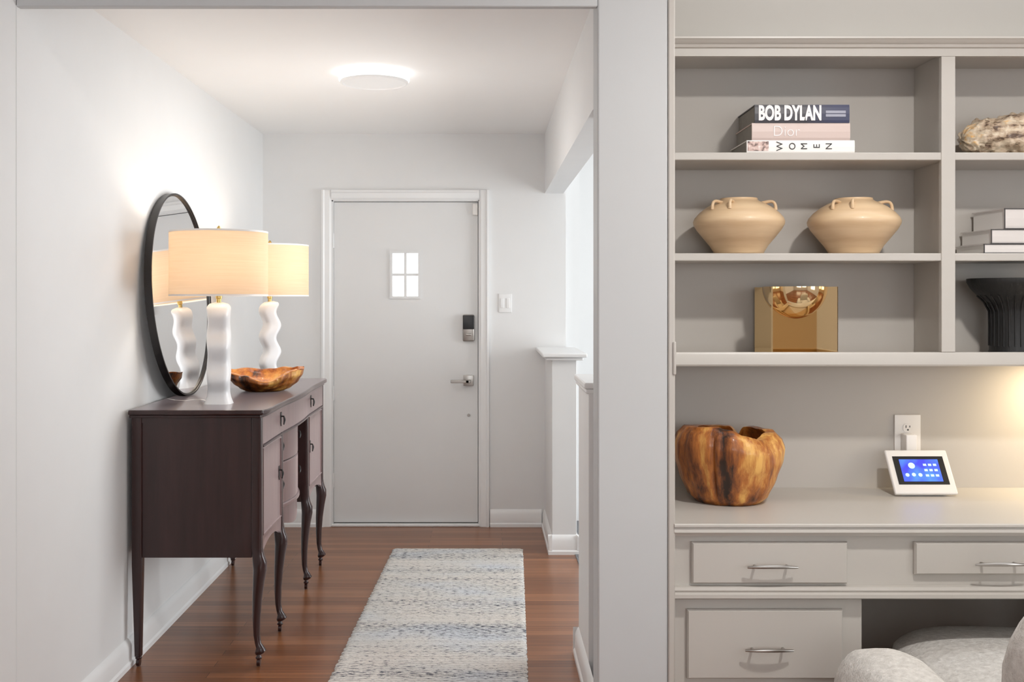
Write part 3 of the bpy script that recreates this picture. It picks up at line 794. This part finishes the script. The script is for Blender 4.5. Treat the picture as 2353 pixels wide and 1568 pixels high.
# ------------------------------------------------------------------ rug
def rug():
    bm = bmesh.new()
    A, Bc = Vector((-0.517, 5.91)), Vector((0.209, 5.91)); a2 = Vector((-0.517-0.082, 3.20)); b2 = Vector((0.209-0.072, 3.20))
    nu, nv = 60, 300; top = []
    for j in range(nv+1):
        v = j/nv; row = []
        l_ = A.lerp(a2, v); r_ = Bc.lerp(b2, v)
        for i in range(nu+1):
            u = i/nu; p = l_.lerp(r_, u)
            e = 0.0
            if i == 0: e = -0.005*abs(math.sin(v*190))-0.004*nz(v*60, 0, 0)
            if i == nu: e = 0.005*abs(math.sin(v*190+1))+0.004*nz(v*60, 5, 0)
            zz = 0.010+0.0016*abs(math.sin(v*300))+0.0012*nz(u*50, v*160, 2)
            if i in (0, nu) or j in (0, nv): zz = 0.006
            row.append(bm.verts.new((p.x+e, p.y, zz)))
        top.append(row)
    for j in range(nv):
        for i in range(nu): bm.faces.new((top[j][i], top[j][i+1], top[j+1][i+1], top[j+1][i]))
    r = [e for e in bm.edges if e.is_boundary]
    ex = bmesh.ops.extrude_edge_only(bm, edges=r)
    for g in ex['geom']:
        if isinstance(g, bmesh.types.BMVert): g.co.z = 0.0005
    o = mk('runner_rug', bm, M['rug'], None, angle=70)
    tag(o, 'long light grey woven runner rug with dark flecks on the wooden hall floor', 'rug')
rug()

# ------------------------------------------------------------------ ceiling light
cl = thing('ceiling_light', 'round flush white ceiling light with glowing rim in the hall', 'ceiling light', (-0.505, 4.75, CZ))
bm = bmesh.new(); lathe(bm, [(0.145, CZ-0.0005), (0.145, CZ-0.012)], -0.505, 4.75, 64); mk('mounting_plate', bm, M['trim'], cl)
bm = bmesh.new(); lathe(bm, [(0.150, CZ-0.012), (0.160, CZ-0.014), (0.160, CZ-0.036), (0.155, CZ-0.039)], -0.505, 4.75, 96); mk('glowing_rim', bm, M['glow'], cl, label='glowing rim')
bm = bmesh.new(); lathe(bm, [(0.1545, CZ-0.0395), (0.1545, CZ-0.046), (0.143, CZ-0.050), (0.139, CZ-0.046), (0.05, CZ-0.046)], -0.505, 4.75, 96); mk('cover_disc', bm, M['trim'], cl)

# light switch on the door wall
sw = thing('light_switch', 'faint white double light switch on the wall right of the door', 'light switch', (X(1161, DB), DB, Z(712, DB)))
mk('switch_plate', rbox(X(1161, DB), DB-0.0035, Z(697, DB), 0.040, 0.003, 0.058, 0.002), M['trim'], sw)
for s in (-1, 1): mk('rocker', rbox(X(1161, DB)+s*0.018, DB-0.008, Z(697, DB), 0.011, 0.003, 0.030, 0.0015), M['trim'], sw)

# ------------------------------------------------------------------ books
SZ1, SZ2, SZ3 = z(350)+0.0004, z(582)+0.0004, 1.2375
def book(label, x0, x1, y0, y1, z0, z1, cover, group, rot=0.0, page=None, name='book'):
    """spine towards the camera (low y)"""
    cxx, cyy = (x0+x1)/2, (y0+y1)/2
    t = thing(name, label, 'book', (cxx, cyy, z0), group)
    c = 0.0035; bm = bmesh.new()
    box(bm, x0, x1, y0+0.002, y1, z0, z0+c); box(bm, x0, x1, y0+0.002, y1, z1-c, z1)
    # rounded spine
    pts = [(y0+0.006, z0), (y0+0.002, z0), (y0, z0+(z1-z0)*0.15), (y0-0.001, (z0+z1)/2), (y0, z1-(z1-z0)*0.15), (y0+0.002, z1), (y0+0.006, z1)]
    prism(bm, pts, lambda p, q, u: (u, p, q), x0, x1)
    mk('cover', bm, cover, t, smooth=False)
    mk('pages', B((x0+0.004, x1-0.004, y0+0.0065, y1-0.004, z0+c, z1-c)), page or M['paper'], t, smooth=False)
    return t
navy = NT('navy_cover'); v_ = navy.coords((1, 1, 1))
gx = navy.t.nodes.new('ShaderNodeSeparateXYZ'); navy.l(v_, gx.inputs[0])
navy.l(navy.ramp(gx.outputs[0], [(0.0, srgb(62, 60, 66)), (0.10, srgb(58, 62, 92))]), navy.b.inputs['Base Color']); set_b(navy.b, 0.4)
pink = paint('pale_pink_cover', srgb(214, 194, 186), 0.4, 0.01)
white = paint('white_cover', srgb(244, 240, 236), 0.4, 0.01)
ink = paint('black_ink', srgb(36, 34, 36), 0.6, 0.02)
wink = paint('white_ink', srgb(250, 246, 246), 0.6, 0.01)
gink = paint('grey_ink', srgb(168, 170, 184), 0.6, 0.01)
BD = 3.425
xb = lambda p_: X(p_, BD); zb = lambda p_: Z(p_, BD)
G = 'coffee table books stacked on the top left shelf'
b3 = book('white coffee table book with black lettering, lowest of the top left stack', xb(1716), xb(1964), BD, 3.655, SZ1, zb(322.5), white, G)
b2 = book('pale pink coffee table book in the middle of the top left stack', xb(1729), xb(1955), BD+0.006, 3.655, zb(322.5)+0.0003, zb(282), pink, G)
b1 = book('thick dark navy coffee table book with bold white lettering, topmost of its stack', xb(1735), xb(1953), BD+0.004, 3.66, zb(282)+0.0003, zb(240), navy.m, G)
text('spine_title', 'BOB DYLAN', wink, b1, (xb(1743), BD+0.0018, zb(261)), 0.0655, 0.575, off=0.0028)
bm = B((xb(1898), xb(1944), BD+0.0018, BD+0.004, zb(260), zb(254)), (xb(1898), xb(1944), BD+0.0018, BD+0.004, zb(268), zb(262))); mk('spine_stripe', bm, gink, b1, smooth=False)
text('spine_title', 'Dior', wink, b2, (xb(1776), BD+0.0042, zb(302)), 0.050, 0.95, off=-0.0008)
for ch, px_ in zip('WOMEN', (1792, 1821, 1848, 1877, 1905)):
    text('spine_letter', ch, ink, b3, (xb(px_), BD-0.0016, zb(336)-0.0005), 0.030, 1.0, rot=(R(90), R(-90), 0), align='CENTER', off=0.0)
bm = B((xb(1718), xb(1766), BD-0.0014, BD+0.001, zb(347), zb(325))); 
k = NT('cover_photo'); f = k.noise(k.coords(), 70, 3); k.l(k.ramp(f, [(0.35, srgb(70, 52, 50)), (0.5, srgb(206, 176, 166)), (0.7, srgb(238, 224, 218))]), k.b.inputs['Base Color'])
mk('spine_photo', bm, k.m, b3, smooth=False)

# right stack: white books with dark outlines
outl = paint('dark_edge', srgb(70, 66, 66), 0.5, 0.02)
G2 = 'pale books stacked on the middle right shelf'
def edged(t, x0, x1, y0, zz0, zz1):
    bm = B((x0, x1, y0-0.0016, y0+0.001, zz1-0.003, zz1-0.0002), (x0, x1, y0-0.0016, y0+0.001, zz0+0.0002, zz0+0.0025), (x0-0.0005, x0+0.0025, y0-0.0014, y0+0.001, zz0, zz1))
    mk('dark_edge', bm, outl, t, smooth=False)
za = [SZ2, zb(560), zb(526), zb(502), zb(478)]
pale = paint('pale_cover', srgb(222, 216, 212), 0.45, 0.01)
for i, (pxl, zz0, zz1, lab, rz) in enumerate(((2266, za[0], za[1], 'pale book with dark edges, lowest of the middle right shelf stack', 0), (2280, za[1], za[2], 'thick pale book with dark edges, second from the bottom on the middle right shelf', 3),
        (2308, za[2], za[4], 'smaller pale book with dark edges on top of the middle right shelf stack', 6))):
    x0_ = xb(pxl); t = book(lab, x0_, x0_+0.30, BD+0.015, 3.652, zz0+0.0003, zz1, pale, G2, page=white)
    edged(t, x0_, x0_+0.30, BD+0.015, zz0+0.0003, zz1)
    t.rotation_euler = (0, 0, R(rz)*0.4)

# ------------------------------------------------------------------ clay vases
def make_vase(cx, cy, z0):
    t = thing('clay_vase', 'left one of the two squat sand coloured clay vases on the shelf', 'vase', (cx, cy, z0), 'squat clay vases with loop handles')
    H = 0.188
    pf = [(0.080, 0), (0.084, 0.004), (0.087, 0.010), (0.098, 0.028), (0.121, 0.055), (0.143, 0.082), (0.1535, 0.100), (0.155, 0.110), (0.150, 0.122), (0.134, 0.140), (0.110, 0.158), (0.088, 0.170), (0.070, 0.178), (0.063, 0.183), (0.063, H), (0.057, H), (0.056, 0.181), (0.07, 0.172), (0.12, 0.145), (0.14, 0.11), (0.10, 0.04), (0.03, 0.012)]
    bm = bmesh.new(); lathe(bm, [(r*0.975, z0+h) for r, h in pf], cx, cy, 72)
    mk('body', bm, M['clay'], t, angle=70)
    for a in (200, 238, 325, 20, 110, 150)[:0] or (212, 243, 338, 60):
        c, s = math.cos(R(a)), math.sin(R(a)); bm = bmesh.new(); pts = []; rad = []
        for i in range(13):
            u = i/12; ang = PI*u
            rr = 0.121-0.045*u+0.014*math.sin(ang); hh = 0.146+0.024*u+0.015*math.sin(ang)
            pts.append((cx+rr*c, cy+rr*s, z0+hh)); rad.append(0.0062-0.0014*math.sin(ang))
        tube(bm, pts, 0.006, 10, rad); mk('handle', bm, M['clay'], t)
    return t
va = make_vase(X(1695, 3.53), 3.515, SZ2)
vb = copy_tree(va); vb.location = (X(1958, 3.53), 3.515, SZ2); vb.rotation_euler = (0, 0, R(6))
vb['label'] = 'right one of the two squat sand coloured clay vases on the shelf'

# ------------------------------------------------------------------ gold bowl on crossed plates
gx_, gy_ = X(1827, 3.53), 3.53
gb = thing('gold_bowl', 'polished gold bowl set in crossed square plates on the lower left shelf', 'bowl', (gx_, gy_, SZ3))
H = 0.228
bm = bmesh.new()
def plate(ang, hw, th=0.003):
    c, s = math.cos(R(ang)), math.sin(R(ang)); n_ = (-s, c)
    pts = []
    # plate outline with the bowl's quarter cut out of the upper middle
    rb = 0.106
    pr = [(-hw, 0), (hw, 0), (hw, H), (rb, H)]
    for i in range(1, 20): a = PI*i/20; pr.append((rb*math.cos(a), H-rb*math.sin(a)))
    pr += [(-rb, H), (-hw, H)]
    prism(bm, pr, lambda p, q, t: (gx_+p*c+n_[0]*t, gy_+p*s+n_[1]*t, SZ3+q), -th, th)
plate(-45, 0.152); plate(45, 0.152)
mk('crossed_plates', bm, M['gold'], gb, smooth=False)
bm = bmesh.new(); prof = []
for i in range(0, 19): a = R(90*i/18); prof.append((max(0.002, 0.108*math.sin(a)), SZ3+H+0.001-0.108*math.cos(a)))
for i in range(18, -1, -1): a = R(90*i/18); prof.append((max(0.002, 0.1045*math.sin(a)), SZ3+H+0.001-0.1045*math.cos(a)))
lathe(bm, prof, gx_, gy_, 72); mk('bowl', bm, M['gold'], gb, angle=60)

# ------------------------------------------------------------------ driftwood piece
def driftwood():
    bm = bmesh.new(); rings = []; n = 72; m = 90
    x0 = X(2221, 3.5); L = 0.36
    for k in range(m+1):
        u = k/m; xx = x0+L*u; e = math.sin(PI*min(1, max(0.0, u*1.0)))**0.30
        ry, rz_ = 0.085*e+0.004, 0.066*e+0.003
        ring = []
        for i in range(n):
            th = 2*PI*i/n; c, s = math.cos(th), math.sin(th)
            lm = 1+0.22*nz(u*7, c*1.5, s*1.5)+0.20*nz(u*18, c*3, s*3+3)+0.16*nz(u*50, c*7, s*7)*max(0.3, 1-u*1.6)
            zz = SZ1+0.062+rz_*s*lm+0.012*math.sin(PI*u); zz = max(zz, SZ1)
            ring.append((xx+0.010*nz(c*3, s*3, u), 3.535+ry*c*lm, zz))
        rings.append(ring)
    loft(bm, rings); o = mk('driftwood_log', bm, M['drift'], None, angle=80)
    tag(o, 'rough pale driftwood log lying on the top right shelf', 'driftwood')
driftwood()

# ------------------------------------------------------------------ black pedestal planter
pc = X(2225, 3.53)+0.149
pl = thing('pedestal_planter', 'black textured pedestal planter on the lower right shelf', 'planter', (pc, 3.515, SZ3))
s_ = 3.53/FPX
pf = [(0.083, 0), (0.083, 0.010), (0.081, 0.016), (0.0805, 0.100), (0.0815, 0.148), (0.088, 0.166), (0.103, 0.184), (0.124, 0.204), (0.142, 0.224), (0.150, 0.238), (0.1535, 0.244), (0.1535, 0.256), (0.146, 0.257), (0.142, 0.246), (0.10, 0.20), (0.03, 0.18)]
bm = bmesh.new(); lathe(bm, [(r*0.965, SZ3+h) for r, h in pf], pc, 3.515, 72); mk('body', bm, M['charcoal'], pl)
bm = bmesh.new()
for i in range(28):
    a = 2*PI*i/28; c, s = math.cos(a), math.sin(a)
    tube(bm, [(pc+r*c*0.965, 3.515+r*s*0.965, SZ3+h) for r, h in ((0.0815, 0.030), (0.0812, 0.10), (0.0822, 0.146), (0.0985, 0.1775), (0.120, 0.199))], 0.0026, 6)
mk('fluting', bm, M['charcoal'], pl)

# ------------------------------------------------------------------ outlet, plug, display
OD = KD
ox = X(2084, OD)
ou = thing('wall_outlet', 'white duplex wall outlet above the small display', 'outlet', (ox, OD, Z(1040, OD)))
ozc = (Z(953, OD)+Z(1040, OD))/2
mk('cover_plate', rbox(ox, OD-0.0035, ozc, (X(2114, OD)-X(2054, OD))/2, 0.0032, (Z(953, OD)-Z(1040, OD))/2, 0.0025), M['whiteplastic'], ou)
zs = Z(983, OD)
bm = bmesh.new(); rings = [superring(0, 0, 0, 0.0165, 0.0145, 3, 28)]
loft(bm, [[(ox+a, OD-0.0068-t, zs+b) for a, b, c in rings[0]] for t in (0, 0.0018)]); sc = mk('socket', bm, M['whiteplastic'], ou)
mk('slot', B((ox-0.0078, ox-0.0053, OD-0.0092, OD-0.008, zs+0.000, zs+0.009), (ox+0.0053, ox+0.0078, OD-0.0092, OD-0.008, zs+0.001, zs+0.008), (ox-0.0028, ox+0.0028, OD-0.0092, OD-0.008, zs-0.0095, zs-0.0045)), M['socket'], sc, smooth=False)
pg = mk('power_adapter', rbox(X(2088, OD-0.03), OD-0.0325, Z(1020, OD-0.03), 0.019, 0.025, 0.034, 0.004), M['whiteplastic'], None)
tag(pg, 'white plug adapter pushed into the lower half of the outlet', 'plug')
# display: tilted tablet in a white wedge stand
bl = Vector((X(2048, 3.42), 3.42, TZ+0.001)); 
W_, Hh = 0.212, 0.166
dsp = thing('smart_display', 'small tilted white smart display with lit blue screen on the desk', 'display', (1.483, 3.53, TZ))
yaw = 0.0; tilt = R(36.5)
def dp(u, v, w):
    """u across, v up the face, w out of the face"""
    yy = v*math.sin(tilt)-w*math.cos(tilt); zz = v*math.cos(tilt)+w*math.sin(tilt)
    c, s = math.cos(yaw), math.sin(yaw)
    return (1.483+u*c-yy*s, 3.505+u*s+yy*c, TZ+0.011+zz)
def dbox(bm, u0, u1, v0, v1, w0, w1):
    vs = [bm.verts.new(dp(a, b, c)) for a in (u0, u1) for b in (v0, v1) for c in (w0, w1)]
    for f in [(0, 1, 3, 2), (4, 6, 7, 5), (0, 4, 5, 1), (2, 3, 7, 6), (0, 2, 6, 4), (1, 5, 7, 3)]: bm.faces.new([vs[i] for i in f])
hw = W_/2
def shear(bm, k=0.0):
    return bm
bm = bmesh.new(); dbox(bm, -hw, hw, 0, Hh, -0.014, 0); case = mk('case', bm, M['whiteplastic'], dsp, bevel=0.005, seg=3)
bm = bmesh.new(); dbox(bm, -hw+0.03, hw-0.03, 0.02, Hh-0.06, -0.040, -0.0145)
for v in bm.verts: v.co.z = max(v.co.z, TZ+0.001)
mk('stand', bm, M['whiteplastic'], dsp, bevel=0.004)
mk('foot', B((1.483-0.075, 1.483+0.075, 3.53, 3.58, TZ+0.0005, TZ+0.020)), M['whiteplastic'], dsp)
bm = bmesh.new(); dbox(bm, -0.086, 0.086, 0.034, 0.140, -0.001, 0.0012); bz = mk('bezel', bm, M['black'], dsp, smooth=False)
bm = bmesh.new(); dbox(bm, -0.066, 0.066, 0.045, 0.128, 0.0004, 0.0018); mk('screen', bm, M['screen'], dsp, smooth=False)
bm = bmesh.new()
def disc(u, v, r, n=18):
    a = [bm.verts.new(dp(u+r*math.cos(2*PI*i/n), v+r*math.sin(2*PI*i/n), 0.0022)) for i in range(n)]; bm.faces.new(a)
disc(-0.028, 0.104, 0.0115); disc(-0.050, 0.069, 0.0068); disc(-0.028, 0.070, 0.0068); disc(-0.006, 0.069, 0.0068)
for r_ in range(3):
    for c_ in range(3): dbox(bm, 0.012+c_*0.017, 0.023+c_*0.017, 0.103-r_*0.020, 0.111-r_*0.020, 0.0018, 0.0022)
mk('screen_icon', bm, M['icon'], dsp, smooth=False, recalc=False)

# ------------------------------------------------------------------ armchair tucked at the desk
ch = thing('armchair', 'pale boucle upholstered armchair pulled up to the desk knee space', 'chair', (1.42, 2.70, 0))
def soft(name, parent, cx, cy, cz, hx, hy, hz, e=3.2, wob=0.006, puff=0.0, n=36, m=22, rot=0, tiltx=0):
    bm = bmesh.new(); rings = []
    for k in range(1, m):
        ph = -PI/2+PI*k/m; cp = abs(math.cos(ph))**(2/e); sp = math.copysign(abs(math.sin(ph))**(2/e), math.sin(ph))
        ring = []
        for i in range(n):
            t = 2*PI*i/n; c, s = math.cos(t), math.sin(t)
            ux = math.copysign(abs(c)**(2/e), c)*cp; uy = math.copysign(abs(s)**(2/e), s)*cp
            q = Vector((ux*hx, uy*hy, sp*hz)); q *= 1+wob*8*nz(ux*2+cx, uy*2, sp*2)
            if tiltx: q.y += -q.z*math.sin(tiltx)
            if rot: q = Matrix.Rotation(rot, 3, 'Z') @ q
            ring.append((cx+q.x, cy+q.y, cz+q.z))
        rings.append(ring)
    loft(bm, rings); return mk(name, bm, M['fabric'], parent, angle=80)
soft('seat_cushion', ch, 1.575, 2.96, 0.310, 0.33, 0.46, 0.085, 3.2, 0.004)
soft('arm', ch, 1.055, 2.60, 0.30, 0.125, 0.34, 0.205, 3.0, 0.005)
soft('arm', ch, 1.865, 2.60, 0.30, 0.125, 0.34, 0.205, 3.0, 0.005)
soft('backrest', ch, 1.480, 2.27, 0.52, 0.350, 0.10, 0.36, 3.0, 0.006, tiltx=R(10))
soft('seat_base', ch, 1.48, 2.66, 0.16, 0.34, 0.36, 0.09, 5, 0.002)
for xx in (1.18, 1.74):
    for yy in (2.36, 2.94):
        bm = bmesh.new(); lathe(bm, [(0.014, 0), (0.024, 0.09)], xx, yy, 16); mk('leg', bm, M['mahogany'], ch)
